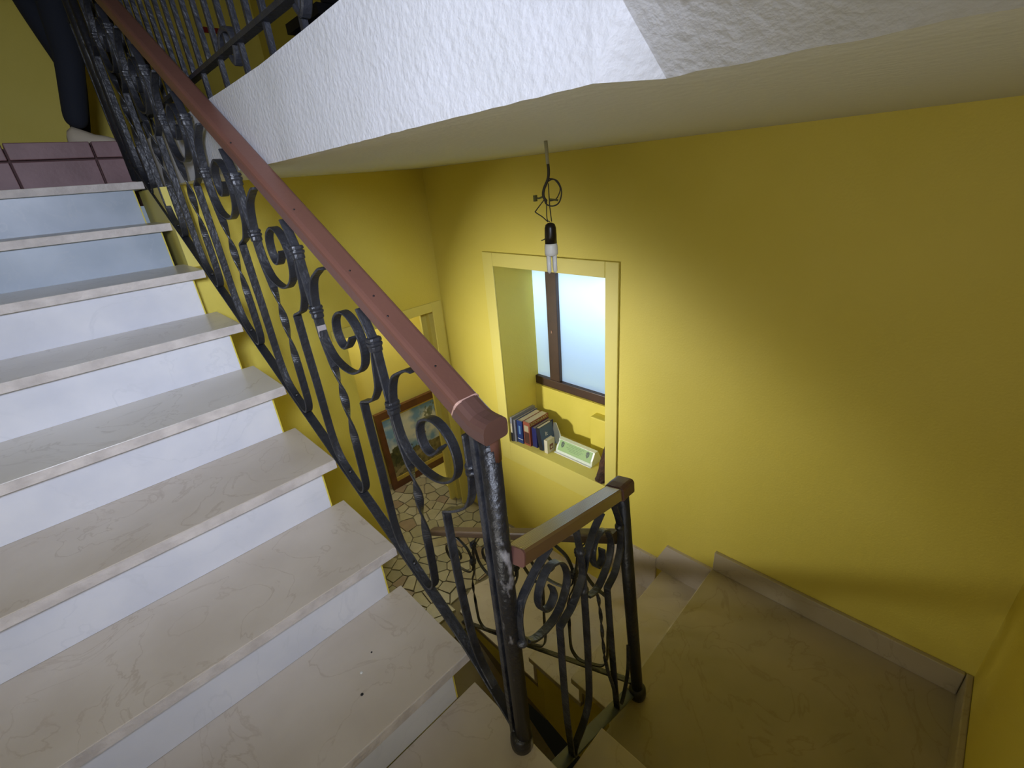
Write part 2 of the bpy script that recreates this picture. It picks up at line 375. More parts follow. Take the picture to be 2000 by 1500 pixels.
# ------------------------------------------------------------------ upper landing
b = MB(); b.box((-.62, 3.0, .0), (.437, 3.95, .262)); b.build('floor_upper', m_tilegr, kind='structure', label='upper landing faced with red tiles')
fu = bpy.data.objects['floor_upper']
xs = [-.62, -.565, -.270, .020, .306, .425]
for a, c in zip(xs, xs[1:]):
    b = MB(); b.box((a+.004, 2.978, .1005), (c-.004, 2.9995, .209), .0025); child_struct(b, 'tile', m_tile, fu)
    b = MB(); b.box((a+.004, 2.965, .216), (c-.004, 2.9995, .281), .003); child_struct(b, 'tile', m_tile, fu)
    for yy in (3.0, 3.3, 3.6):
        b = MB(); b.box((a+.003, yy+.003, .2622), (c-.003, yy+.297, .281), .002); child_struct(b, 'tile', m_tile, fu)
# flight C seen dark behind the slab-edge bars
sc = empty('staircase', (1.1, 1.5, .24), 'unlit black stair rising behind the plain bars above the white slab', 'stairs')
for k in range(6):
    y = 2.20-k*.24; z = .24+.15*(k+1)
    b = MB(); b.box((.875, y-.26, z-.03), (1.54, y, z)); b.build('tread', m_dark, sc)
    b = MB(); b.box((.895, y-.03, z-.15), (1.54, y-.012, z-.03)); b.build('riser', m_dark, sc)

# ------------------------------------------------------------------ railing motif
SL = .17/.2878; PER = .2835
SCR = [(.705,-.735),(.722,-.746),(.748,-.772),(.782,-.812),(.803,-.862),(.812,-.912),(.812,-.948),(.802,-.978),(.776,-.994),(.734,-.985),(.690,-.962),(.652,-.928),(.620,-.885),(.606,-.842),(.612,-.808),(.632,-.793),(.661,-.798),(.692,-.823),(.715,-.855),(.723,-.888),(.713,-.908),(.692,-.903),(.669,-.876),(.650,-.846)]
BAR1 = [(.870,-.735),(.848,-.765),(.835,-.79),(.831,-.834),(.826,-.878),(.822,-.92),(.818,-.97),(.806,-1.010),(.795,-1.035)]
TW = [(.795,-1.035),(.788,-1.075),(.785,-1.109),(.785,-1.15),(.785,-1.199),(.785,-1.25)]
BAR2 = [(.785,-1.25),(.786,-1.325),(.789,-1.375),(.797,-1.405),(.815,-1.436),(.838,-1.450),(.862,-1.449),(.895,-1.446),(.922,-1.440),(.940,-1.420),(.950,-1.375),(.952,-1.312),(.952,-1.214),(.956,-1.118),(.957,-1.024)]
BAR3 = [(.957,-1.024),(.951,-1.016),(.931,-.998),(.900,-.968),(.876,-.930),(.862,-.900),(.855,-.865),(.848,-.825),(.838,-.788)]
def motif_ribbons(f3, B, wd=.0205, th=.0056):
    """returns meshes of one motif: scroll, baluster (one bar bent from rail to rail), collars"""
    out = {}
    sc_ = MB(); sc_.smooth = False
    P = catmull([f3(*q) for q in SCR], 5); n = len(P)
    ribbon(sc_, P, B, [wd*(1.0 if k < n-8 else 1.0) for k in range(n)], th); out['scroll'] = sc_
    bl = MB()
    ribbon(bl, catmull([f3(*q) for q in BAR1], 4), B, wd, th)
    T = catmull([f3(*q) for q in TW], 8); nt = len(T)
    ribbon(bl, T, B, wd, th, [2*math.pi*k/(nt-1) for k in range(nt)])
    ribbon(bl, catmull([f3(*q) for q in BAR2], 4), B, wd*1.05, th)
    ribbon(bl, catmull([f3(*q) for q in BAR3], 4), B, wd, th); out['baluster'] = bl
    def collar(a, z):
        c = MB(); q = Vector(f3(a, z)); u = (Vector(f3(a, z-.02))-q).normalized(); Bn = Vector(B).normalized(); v = u.cross(Bn)
        rings = []
        for (t, g) in ((-.0160, .80), (-.0155, 1.02), (-.0115, 1.12), (-.0085, 1.10), (-.0075, .93), (-.0060, .93), (-.0050, 1.10), (-.0015, 1.14), (.0015, 1.06), (.0025, .93), (.004, .96), (.011, .98), (.0135, .94), (.0145, .80)):
            hw = .0140*g; hv = .0098*g; cc = q+u*t
            rings.append([cc+Bn*(hw*math.copysign(abs(math.cos(x_))**.55, math.cos(x_)))+v*(hv*math.copysign(abs(math.sin(x_))**.55, math.sin(x_))) for x_ in [2*math.pi*(i+.5)/12 for i in range(12)]])
        c.smooth = False; c.loft(rings); return c
    out['collar'] = collar
    return out
# ---- railing of flight A
X1 = .405
ra = empty('stair_railing', (X1, .52, zk(8)), 'black wrought-iron scroll railing with brown handrail climbing to the upper left', 'railing')
def fA(a, bz): return (X1, a, bz+SL*a)
mo = motif_ribbons(fA, (1, 0, 0))
s0 = mo['scroll'].build('scroll', m_iron, ra); b0 = mo['baluster'].build('baluster', m_iron, ra)
c0 = mo['collar'](.8165, -.912).build('collar', m_iron, ra); c1 = mo['collar'](.838, -.788).build('collar', m_iron, ra)
bo = MB(); q = fA(.885, -1.443); bo.tube([q, (q[0], q[1]-.002, q[2]+.0045)], .0055, 12); b_bolt = bo.build('bolt', m_ironw, ra)
pt = MB(); ribbon(pt, [fA(.812, -.941), fA(.811, -.968)], (1, 0, 0), .0215, .0064)
for k in range(1, 8):
    off = (0, PER*k, SL*PER*k)
    for o in (s0, b0, c0, c1, b_bolt):
        if k > 6 and o in (s0, c0): continue
        c = clone(o, ra, off)
    if k == 1:
        P_ = pt.build('paint_patch', m_greyp, ra, 'bare grey primer patch under a collar'); P_.location = Vector(off)*S
# end unit beside the newel: kinked bar with its straight leg
b = MB(); N3 = [(.678,-1.030),(.668,-1.018),(.645,-.992),(.612,-.950),(.590,-.915),(.574,-.868),(.568,-.82),(.567,-.772),(.568,-.738)]
ribbon(b, catmull([fA(*q) for q in N3], 5), (1, 0, 0), .0205, .0056)
ribbon(b, catmull([fA(*q) for q in [(.678,-1.030),(.678,-1.14),(.674,-1.254),(.664,-1.371),(.650,-1.43),(.630,-1.462),(.600,-1.482)]], 5), (1, 0, 0), .021, .006)
b.build('baluster', m_ironw, ra)
b = MB(); b.tube([fA(.566, -.80), fA(.566, -.806)], .0125, 12); b.tube([fA(.566, -.812), fA(.566, -.82)], .0125, 12); b.build('collar', m_ironw, ra)
# base rail (flat bar, worn bolts), dips to the newel
b = MB(); base = [fA(2.78, -1.452), fA(2.3, -1.454), fA(1.6, -1.458), fA(1.0, -1.458), fA(.78, -1.461), fA(.68, -1.474), fA(.61, -1.495), fA(.56, -1.512), fA(.53, -1.525)]
ribbon(b, catmull(base, 6), (1, 0, 0), .027, .0066); b.build('base_rail', m_iron, ra)
b = MB(); q = fA(.64, -1.478); b.tube([q, (q[0], q[1]-.002, q[2]+.005)], .006, 12); b.build('bolt', m_ironw, ra)
# handrail: rounded bar
def rail_section(w, h, rt=.010):
    pr = []
    for (cx, cz, a0) in ((w/2-rt, h/2-rt, 0), (-w/2+rt, h/2-rt, 90), (-w/2+.007, -h/2+.007, 180), (w/2-.007, -h/2+.007, 270)):
        rr = rt if a0 < 180 else .007
        for i in range(4):
            t = math.radians(a0+30*i); pr.append((cx+rr*math.cos(t), cz+rr*math.sin(t)))
    return pr
def sweep(mb, pts, side, prof):
    pts = [Vector(q) for q in pts]; side = Vector(side); rings = []
    for k, q in enumerate(pts):
        T = (pts[min(k+1, len(pts)-1)]-pts[max(k-1, 0)]).normalized(); u = (side-T*side.dot(T)).normalized(); n = u.cross(T)
        if n.z < 0: n = -n
        rings.append([q+u*a+n*c for a, c in prof])
    mb.smooth = False; mb.loft(rings); return mb
HB = -.674
pr = rail_section(.050, .036)
b = MB(); sweep(b, [fA(.560, HB), fA(1.5, HB), fA(2.80, HB)], (1, 0, 0), pr); hr = b.build('handrail', m_rail, ra)
b = MB(); sweep(b, [fA(.557, HB), fA(.5605, HB)], (1, 0, 0), [(a*1.03, c*1.03) for a, c in pr]); b.build('joint', m_tape, hr, 'pale filler line at the handrail joint')
b = MB(); pr2 = rail_section(.052, .040, .017)
z_ = fA(.535, HB)[2]
sweep(b, [fA(.558, HB), fA(.538, HB), (X1, .525, z_-.005), (X1, .508, z_-.008), (X1, .487, z_-.009)], (1, 0, 0), pr2)
b.build('end_cap', m_railc, hr, 'dark brown end cap of the handrail')
for yy, xx in ((.74, .400), (.79, .398), (.86, .396), (1.05, .40), (1.3, .398), (.62, .403)):
    b = MB(); q = Vector(fA(yy, HB+.0213)); q.x = xx+random.uniform(-.012, .012); b.tube([q, q+Vector((0, -.0008, .0012))], .0018, 8); b.build('chip', m_dark, hr)
# newel
b = MB(); NY = .519
b.tube([(X1+.003, NY-.006, -.365), (X1+.003, NY-.006, zk(8)+.02)], .0185, 20); nw = b.build('newel_post', m_newel, ra)
b = MB(); b.tube([(X1+.004, NY-.0065, -.362), (X1+.004, NY-.0065, -.385), (X1+.0045, NY-.0065, -.435)], [.0192, .0190, .0182], 20); b.build('brown_paint', m_rail, nw, 'brown paint running down from the cap')
b = MB(); b.tube([(X1, NY, zk(8)), (X1, NY, zk(8)+.012), (X1, NY, zk(8)+.034), (X1, NY, zk(8)+.044)], [.027, .028, .027, .0215], 20); b.build('foot_collar', m_newel, nw)
b = MB(); b.box((X1-.0135, .5325, zk(8)+.002), (X1+.0105, .5445, -.375), .002); b.build('side_bar', m_ironw, ra)
# top post
b = MB(); b.tube([(X1, 2.80, .105), (X1, 2.80, 1.15)], .024, 16); b.build('newel_post', m_iron, ra, 'unlit upper post')
b = MB(); b.tube([(X1, 2.725, .099), (X1, 2.725, .9)], .015, 12); b.build('newel_post', m_iron, ra)

# ---- short railing across the end of the well
HL = Vector((.425,.50,-.69)); HR = Vector((.865,.545,-.82)); BL = Vector((.42,.465,-1.39)); BR = Vector((.875,.487,-1.60))
rb = empty('landing_railing', (.875, .477, -1.602), 'short black scroll railing with fluted brown handrail across the end of the well', 'railing')
def fB(s, t): return (BL.lerp(BR, s)).lerp(HL.lerp(HR, s), t)
Bn = (HR-HL).cross(BL-HL).normalized()
def rbn(pts, name='baluster', w=.0205, t=.0058, tw=None, lab=None):
    b = MB(); P = catmull([fB(*q) for q in pts], 5)
    ribbon(b, P, Bn, w, t, [tw*k/(len(P)-1) for k in range(len(P))] if tw else None); return b.build(name, m_ironw, rb, lab)
rbn([(.01,.722),(.062,.703),(.151,.706),(.246,.729),(.325,.782),(.368,.845),(.344,.904),(.288,.930),(.212,.925),(.149,.883),(.121,.833),(.146,.790),(.20,.782),(.245,.815),(.232,.852)], 'scroll')
rbn([(-.015,.72),(-.022,.758),(-.018,.828),(.017,.883),(.086,.926),(.164,.966),(.25,.999)])
rbn([(.536,.704),(.612,.700),(.686,.723),(.781,.783),(.828,.85),(.796,.913),(.722,.928),(.643,.899),(.619,.841),(.655,.797),(.715,.812),(.722,.855)], 'scroll')
rbn([(.748,.999),(.641,.942),(.568,.878),(.486,.788),(.381,.715),(.275,.676),(.26,.660),(.258,.611),(.245,.448),(.236,.239),(.24,.10),(.243,.01)])
rbn([(.485,.999),(.505,.892),(.507,.763),(.493,.516),(.475,.332),(.450,.210),(.385,.128),(.285,.05),(.262,.01)])
rbn([(.893,.998),(.951,.899),(.935,.799),(.85,.714),(.757,.675),(.748,.655),(.748,.612),(.747,.439),(.749,.271),(.752,.10),(.756,.01)])
rbn([(.62,.700),(.645,.66)], w=.009)
rbn([(.645,.66),(.655,.56),(.655,.45),(.662,.35)], w=.011, t=.005, tw=4*math.pi)
rbn([(.662,.35),(.685,.262),(.728,.16),(.750,.07)], w=.012)
rbn([(.955,.30),(.93,.17),(.85,.05),(.80,.01)], w=.012)
for s_, t_ in ((-.02, .728), (.512, .905), (.505, .742), (.945, .895)):
    b = MB(); q = fB(s_, t_); b.tube([q+Vector((0, 0, .008)), q+Vector((0, 0, .004)), q-Vector((0, 0, .004)), q-Vector((0, 0, .008))], [.006, .0125, .0125, .006], 12); b.build('collar', m_ironw, rb)
b = MB(); P = [BL+Vector((-.012, .008, .010)), fB(.5, 0)+Vector((0, .008, .008)), BR+Vector((-.014, .006, .018))]; ribbon(b, P, (0, 1, 0), .036, .0062); b.build('base_rail', mat('worn_iron_painted_sheen', (.12, .135, .15), .3, col2=(.07, .08, .09), scale=10), rb)  # worn bar; reflected window light is put into its blue-grey colour
for s_ in (.30, .80):
    b = MB(); q = fB(s_, 0)+Vector((0, 0, .003)); b.tube([q, q+Vector((0, 0, .005))], .0065, 12); b.build('bolt', m_ironw, rb)
# fluted handrail
prf = []
w_, h_ = .046, .034
n = 9
for i in range(n*2+1):
    x_ = w_/2-.004-(w_-.008)*i/(n*2); prf.append((x_, h_/2+(.0 if i % 2 == 0 else -.00035)))
prf += [(-w_/2, h_/2-.005), (-w_/2, -h_/2+.004), (-w_/2+.004, -h_/2), (w_/2-.004, -h_/2), (w_/2, -h_/2+.004), (w_/2, h_/2-.005)]
a_ = Vector((.428, .497, -.655)); c_ = Vector((.820, .538, -.768))
dr = (c_-a_).normalized(); side = Vector((0, 0, 1)).cross(dr).normalized(); side = Matrix.Rotation(math.radians(-8), 3, dr) @ side
m_flute = mat('glossy_brown_fluted_paint', (.12, .055, .04), .34, spec=1.0, coat=1)
fb_ = m_flute.node_tree.nodes['Principled BSDF']; fb_.inputs['Coat IOR'].default_value = 2.3; fb_.inputs['Coat Roughness'].default_value = .24
b = MB(); sweep(b, [a_, c_], side, prf); h2 = b.build('handrail', m_flute, rb)
b = MB(); e0 = c_-dr*.002; sweep(b, [e0, e0+Vector((.022, .002, -.001)), e0+Vector((.055, .004, -.006))], side, [(a*1.08, c*1.0) for a, c in rail_section(.050, .040)]); b.build('end_cap', m_railc, h2)
b = MB(); sweep(b, [a_-dr*.004, a_], side, rail_section(.047, .035)); b.build('end_face', m_tape if False else mat('chipped_brown_paint', (.16, .07, .055), .6), h2)
b = MB(); b.tube([(.868, .548, -.80), (.8755, .477, -1.585)], .0185, 18); nw = b.build('newel_post', m_iron, rb)
b = MB(); b.tube([(.8755, .477, -1.6005), (.8755, .477, -1.59), (.8755, .478, -1.568), (.875, .479, -1.56)], [.026, .028, .027, .019], 18); b.build('foot_collar', m_iron, nw)

# ---- railing of the lower flight
rc = empty('stair_railing', (.875, .53, -1.602), 'black scroll railing going down the lower flight, seen between the nearer bars', 'railing')
X3 = .880; KS = .585/.72
def fC(a, bz):      # mirrored, squeezed copy of the motif
    y = .735+(.814-a); return (X3, y, -.672+(bz+.735)*KS*1.0-.58*y)
mo = motif_ribbons(fC, (1, 0, 0), .013, .0046)
s0 = mo['scroll'].build('scroll', m_iron, rc); b0 = mo['baluster'].build('baluster', m_iron, rc); c0 = mo['collar'](.8165, -.912).build('collar', m_iron, rc); c1 = mo['collar'](.838, -.788).build('collar', m_iron, rc)
for o in (s0, b0, c0, c1):
    for k in range(1, 3): clone(o, rc, (0, .295*k, -.58*.295*k))
    o.location = Vector((0, .0, 0))*S
def lC(y, h): return (X3, y, h-.58*y)
b = MB(); ribbon(b, [lC(.50, -1.272), lC(1.0, -1.268), lC(1.50, -1.25)], (1, 0, 0), .022, .0062); b.build('base_rail', m_ironw, rc)
b = MB(); sweep(b, [lC(.565, -.645), lC(1.0, -.645), lC(1.63, -.640)], (1, 0, 0), rail_section(.046, .030)); b.build('handrail', mat('olive_brown_rail_paint', (.085, .055, .035), .45), rc)

# ---- plain bars on the edge of the slab above
rd = empty('balustrade', (.42, 1.5, .24), 'unlit plain black bars standing along the edge of the white slab', 'railing')
b = MB(); b.box((.436, .62, .298), (.458, 2.72, .308)); b.build('bottom_rail', m_iron, rd)
b = MB(); b.box((.425, .62, .955), (.470, 2.72, .985), .004); b.build('handrail', m_railc, rd)
y = .77; i = 0; protos = {}
while y < 2.70:
    lowz = .236 if i % 2 == 0 else .302
    if i % 2 in protos: clone(protos[i % 2], rd, (0, y-protos[i % 2]['_y'], 0))
    else:
        b = MB(); b.box((.4415, y-.0055, lowz), (.4525, y+.0055, .956)); o = b.build('bar', m_iron, rd); o['_y'] = y; protos[i % 2] = o
    y += .0785; i += 1
for yy in (.93, 1.30):
    b = MB(); ribbon(b, catmull([(.447, yy+.06, .308), (.447, yy+.03, .335), (.447, yy-.02, .33), (.447, yy-.035, .30), (.447, yy-.015, .27), (.447, yy+.005, .285)], 5), (1, 0, 0), .02, .01); b.build('scroll', m_iron, rd)

# ------------------------------------------------------------------ window
w1 = empty('window_1', (1.82, 1.41, -1.15), 'brown two-pane window with frosted glass', kind='structure')
def fr(name, a, c): MB().box(a, c, .003).build(name, m_brown, w1)
fr('window_frame', (1.8045, 1.02, -1.152), (1.850, 1.80, -1.102)); fr('window_frame', (1.8045, 1.02, -.40), (1.850, 1.80, -.365))
fr('window_frame', (1.8045, 1.755, -1.101), (1.850, 1.80, -.401)); fr('window_frame', (1.8045, 1.02, -1.101), (1.850, 1.065, -.401))
fr('mullion', (1.8045, 1.560, -1.101), (1.846, 1.632, -.401))
b = MB(); b.tube([(1.803, 1.602, -.80), (1.803, 1.602, -.815)], .003, 8); b.build('knob', m_tape, w1)
m_glass = bpy.data.materials.new('frosted_glass'); m_glass.use_nodes = True
nt = m_glass.node_tree; nt.nodes.clear(); o_ = nt.nodes.new('ShaderNodeOutputMaterial'); t_ = nt.nodes.new('ShaderNodeBsdfTranslucent'); t_.inputs[0].default_value = (.86, .93, 1, 1)
g_ = nt.nodes.new('ShaderNodeBsdfGlossy'); g_.inputs['Roughness'].default_value = .25; x_ = nt.nodes.new('ShaderNodeMixShader'); x_.inputs[0].default_value = .05
nt.links.new(t_.outputs[0], x_.inputs[1]); nt.links.new(g_.outputs[0], x_.inputs[2]); nt.links.new(x_.outputs[0], o_.inputs[0])
for ya, yb in ((1.632, 1.755), (1.065, 1.560)):
    b = MB(); b.add([(1.828, ya, -1.101), (1.828, yb, -1.101), (1.828, yb, -.401), (1.828, ya, -.401)], [(0, 1, 2, 3)]); b.build('pane', m_glass, w1)

# ------------------------------------------------------------------ doorway things: painting
def painting():
    p = empty('painting', (1.5, 2.79, -2.112), 'framed landscape painting with trees and clouds leaning beyond the doorway', 'painting')
    xa, xb, za, zb = 1.240, 1.790, -2.1095, -1.487
    def P(u, v, dz=0): return (xa+(xb-xa)*u, 2.775+.05*v-dz, za+(zb-za)*v)
    fw, fh = .085, .085
    def bar(u0, u1, v0, v1, m, name, dz, th):
        b = MB(); A = [P(u0, v0, dz), P(u1, v0, dz), P(u1, v1, dz), P(u0, v1, dz)]; b.prism(A, (0, th, 0)); return b.build(name, m, p)
    mw = mat('red_brown_frame_wood', (.13, .05, .02), .35, col2=(.09, .035, .015), scale=14); mg = mat('gilt_frame_lining', (.45, .33, .06), .35)
    bar(0, 1, 0, fh, mw, 'frame_side', .012, .03); bar(0, 1, 1-fh, 1, mw, 'frame_side', .012, .03)
    bar(0, fw*.9, fh, 1-fh, mw, 'frame_side', .012, .03); bar(1-fw*.5, 1, fh, 1-fh, mw, 'frame_side', .012, .03)
    bar(fw*.9, 1-fw*.5, fh, fh+.045, mg, 'gilt_lining', .008, .015); bar(fw*.9, 1-fw*.5, 1-fh-.02, 1-fh, mg, 'gilt_lining', .008, .015)
    bar(1-fw*.5-.04, 1-fw*.5, fh, 1-fh, mg, 'gilt_lining', .008, .015)
    nx, ny = 110, 90; vs = []; cols = []; fs = []
    for j in range(ny+1):
        for i in range(nx+1):
            u, v = i/nx, j/ny; vs.append(P(.07+.90*u, .07+.88*v, -.001))
            n1 = mn.fractal(Vector((u*4, v*6, 1)), 1, 2, 5); n2 = mn.fractal(Vector((u*14, v*14, 4)), 1, 2, 4)
            sky = Vector((.16, .30, .45)).lerp(Vector((.62, .62, .50)), max(0, min(1, .55+n1*1.3+(.75-v)*.8)))
            c = sky; hz = .44-.10*u
            if v < hz+.03*n1: c = Vector((.10, .085, .035)).lerp(Vector((.24, .20, .08)), max(0, min(1, .5+n2)))
            # field and path
            if v < hz-.05 and abs(v-(.10+.35*u)) < .035+.02*n2: c = Vector((.30, .25, .11))
            # bushes at left
            if (u-.20)**2/.05+(v-.36+.03*n2)**2/.022 < 1+n2*1.1: c = Vector((.030, .038, .014)).lerp(Vector((.10, .10, .035)), max(0, min(1, .3+n2)))
            if (u-.30)**2/.010+(v-.50)**2/.003 < .8+n2*1.6: c = Vector((.34, .17, .17))
            if (u-.30)**2/.004+(v-.25)**2/.0012 < .8+n2: c = Vector((.55, .38, .22))
            # trees
            for (tx, tv, sx, sv) in ((.66, .66, .010, .012), (.86, .80, .010, .007), (.78, .74, .004, .010)):
                if (u-tx)**2/sx+(v-tv)**2/sv < .7+n2*2.2: c = c.lerp(Vector((.13, .15, .08)), .8)
            if abs(u-.67-.02*n1) < .008 and .42 < v < .64: c = Vector((.07, .06, .04))
            cols.append(c)
    for j in range(ny):
        for i in range(nx): a = j*(nx+1)+i; fs.append((a, a+1, a+nx+2, a+nx+1))
    b = MB(); b.add(vs, fs); mc = bpy.data.materials.new('painted_canvas'); mc.use_nodes = True
    at = mc.node_tree.nodes.new('ShaderNodeVertexColor'); at.layer_name = 'paint'; mc.node_tree.links.new(at.outputs[0], mc.node_tree.nodes['Principled BSDF'].inputs['Base Color'])
    mc.node_tree.nodes['Principled BSDF'].inputs['Roughness'].default_value = .5
    o = b.build('canvas', mc, p); ca = o.data.color_attributes.new('paint', 'FLOAT_COLOR', 'POINT')
    for i, c in enumerate(cols): ca.data[i].color = (*c, 1)
    b = MB(); b.prism([P(.02, .02, -.02), P(.98, .02, -.02), P(.98, .98, -.02), P(.02, .98, -.02)], (0, .006, 0)); b.build('backing', mw, p)
painting()

# ------------------------------------------------------------------ bulb on its wire
lp = empty('pendant_bulb', (.907, .80, CE), 'unlit white energy-saving bulb in a black holder hanging on knotted wire', 'light bulb')
def at(dx, z): # screen-right offset dx at the bulb's place
    return (.908+dx*.72, .797-dx*.70, z)
b = MB(); b.tube([at(0, .066), at(.002, .03), at(.003, .012)], .0042, 8); b.build('ceiling_sleeve', mat('translucent_sleeve', (.35, .33, .22), .4), lp)
b = MB(); b.tube(catmull([at(.003, .016), at(.004, -.005), at(.001, -.022), at(-.009, -.042), at(-.011, -.058), at(-.004, -.070)], 5), .0034, 8)
b.build('cable', m_wire, lp)
b = MB()
b.tube(catmull([at(-.006, -.030), at(.012, -.022), at(.026, -.030), at(.033, -.052), at(.026, -.075), at(.010, -.082), at(-.006, -.075), at(-.010, -.055)], 5), .0017, 6)
b.tube(catmull([at(.004, -.020), at(.018, -.024), at(.030, -.044), at(.020, -.066), at(.004, -.070)], 5), .0015, 6)
b.tube(catmull([at(-.006, -.062), at(-.030, -.088), at(-.032, -.093), at(-.016, -.105), at(-.003, -.118)], 5), .0013, 6)
b.tube(catmull([at(-.004, -.070), at(-.005, -.11), at(.002, -.118)], 5), .0013, 6); b.tube(catmull([at(.002, -.03), at(.003, -.08), at(.006, -.118)], 5), .0013, 6)
b.tube(catmull([at(-.008, -.145), at(-.012, -.157), at(-.022, -.161)], 5), .0013, 6)
b.build('loose_wire', m_wire, lp)
b = MB(); b.tube([at(-.010, -.058), at(-.022, -.062), at(-.026, -.061)], .0022, 6); b.box(tuple(Vector(at(-.036, -.068))), tuple(Vector(at(-.026, -.054))+Vector((0, 0, 0)))); b.tube([at(.004, -.066), at(.024, -.070)], .0024, 6)
b.build('tape_end', mat('olive_insulating_tape', (.10, .10, .03), .6), lp)
zb = -.120
b = MB(); b.tube([at(.002, zb), at(.002, zb-.004), at(.002, zb-.012), at(.002, zb-.030), at(.002, zb-.050)], [.005, .0115, .0142, .0150, .0150], 20); b.build('lamp_holder', m_black, lp)
b = MB(); z0 = zb-.050
b.tube([at(.002, z0), at(.002, z0-.006), at(.002, z0-.020), at(.002, z0-.027), at(.002, z0-.030)], [.0150, .0165, .0172, .0165, .013], 20); bb = b.build('bulb', m_white, lp)
for dx, dy in ((-.0075, -.006), (.0075, -.006), (-.0075, .006), (.0075, .006)):
    c = Vector(at(.002, z0-.028))+Vector((dx*.72+dy*.7, -dx*.7+dy*.72, 0)); b = MB()
    b.tube([c, c-Vector((0, 0, .040)), c-Vector((0, 0, .0455))], [.0056, .0056, .0022], 12); b.build('tube', m_tube, bb)

# ------------------------------------------------------------------ things on the sill
ZS = -1.4383
def text(body, size, loc, rot, m, parent, name='lettering', ext=.0003):
    cu = bpy.data.curves.new(name, 'FONT'); cu.body = body; cu.size = size*S; cu.extrude = ext*S; cu.align_x = 'CENTER'; cu.align_y = 'CENTER'
    t = bpy.data.objects.new('t', cu); C.objects.link(t); dg = bpy.context.evaluated_depsgraph_get()
    me = bpy.data.meshes.new_from_object(t.evaluated_get(dg)); bpy.data.objects.remove(t)
    o = bpy.data.objects.new(name, me); C.objects.link(o); me.materials.clear(); me.materials.append(m)
    o.parent = parent; o.location = W(loc)-W(Vector(parent['_o'])); o.rotation_euler = rot; return o
def book(y1, y0, x0, x1, h, cm, name, label, tilt=0, pages=(.55, .48, .33), yaw=0, cat='book'):
    """spine faces -x; the book runs from x0 to x1 in depth, y0..y1 thick"""
    e = empty(name, ((x0+x1)/2, (y0+y1)/2, ZS), label, cat, group=None)
    t = .0022; h = h*1.06
    b = MB(); b.box((x0, y0, ZS), (x0+t, y1, ZS+h), .0006); e_sp = b.build('spine', cm, e)
    b = MB(); b.box((x0+t, y0, ZS), (x1, y0+t, ZS+h)); b.build('cover', cm, e)
    b = MB(); b.box((x0+t, y1-t, ZS), (x1, y1, ZS+h)); b.build('cover', cm, e)
    b = MB(); b.box((x0+t, y0+t, ZS+.002), (x1-.003, y1-t, ZS+h-.003)); b.build('pages', mat('book_pages', pages, .8), e)
    if cat == 'book': e['group'] = 'books on the window sill'
    e.rotation_euler = (tilt, 0, yaw); return e
c_grey = simple('grey_card', (.25, .25, .28)); c_blue = simple('blue_cloth', (.010, .035, .16)); c_red = simple('rust_cover', (.28, .07, .035))
c_navy = simple('navy_cover', (.012, .016, .11)); c_black = simple('black_cover', (.008, .009, .016)); c_steel = simple('steel_blue_cover', (.07, .12, .22)); c_cream = simple('cream_card', (.62, .57, .42))
c_gold = simple('pale_gold_print', (.55, .55, .22)); c_wht = simple('white_print', (.75, .75, .78)); c_pale = simple('pale_blue_print', (.12, .25, .45))
e = book(1.742, 1.727, 1.562, 1.76, .150, c_grey, 'binder', 'grey upright binder with black spine foot, against the left side of the recess', cat='binder')
b = MB(); b.box((1.5608, 1.7275, ZS+.001), (1.5625, 1.7415, ZS+.058)); b.build('spine_label', c_black, e); b = MB(); b.box((1.5608, 1.7285, ZS+.06), (1.5625, 1.7405, ZS+.12)); b.build('spine_label', c_cream, e)
e = book(1.722, 1.708, 1.570, 1.76, .138, simple('mid_grey_card', (.20, .20, .23)), 'folder', 'slim grey folder between the binder and the blue book', cat='folder')
e = book(1.704, 1.662, 1.578, 1.745, .140, c_blue, 'book', 'thick blue book with a white band near its foot, left of the dictionary')
b = MB(); b.box((1.5768, 1.6625, ZS+.026), (1.5782, 1.7035, ZS+.0285)); b.build('spine_band', c_wht, e); b = MB(); b.box((1.5768, 1.676, ZS+.06), (1.5782, 1.690, ZS+.115)); b.build('spine_title', c_pale, e)
e = book(1.658, 1.608, 1.584, 1.745, .145, c_red, 'dictionary', 'thick rust-red dictionary with pale title band, fourth from the left', cat='book')
b = MB(); b.box((1.5828, 1.615, ZS+.012), (1.5842, 1.652, ZS+.085)); b.build('spine_panel', simple('dark_brown_panel', (.07, .025, .018)), e)
b = MB(); b.box((1.5828, 1.617, ZS+.09), (1.5842, 1.650, ZS+.130)); b.build('spine_title', simple('beige_panel', (.40, .36, .22)), e)
text('DIZIONARIO', .0265, (1.662, 1.6072, ZS+.1385), (math.pi/2, 0, 0), c_gold, e)
e = book(1.603, 1.568, 1.596, 1.74, .118, c_navy, 'book', 'shorter plain navy book right of the dictionary', pages=(.30, .24, .18))
e = book(1.548, 1.520, 1.592, 1.70, .132, c_black, 'book', 'black-spined book with steel-blue cover leaning on the navy book', tilt=math.radians(-9))
b = MB(); b.box((1.594, 1.5190, ZS+.001), (1.699, 1.5203, ZS+.138)); b.build('front_cover', c_steel, e)
text('It', .036, (1.640, 1.5186, ZS+.088), (math.pi/2, 0, 0), c_wht, e)
e2 = empty('plastic_sleeve', (1.66, 1.500, ZS), 'clear white plastic sleeve standing behind the steel-blue book', 'sleeve')
b = MB(); b.prism([(1.700, 1.545, ZS), (1.712, 1.540, ZS+.125), (1.712, 1.520, ZS+.128), (1.706, 1.480, ZS+.05), (1.700, 1.478, ZS)], (.004, 0, 0)); b.build('sheet', simple('milky_plastic', (.75, .78, .70)), e2)
e = book(1.506, 1.482, 1.588, 1.650, .078, c_cream, 'booklet', 'small cream booklet with a brown picture in front of the black-spined book', pages=(.6, .56, .42))
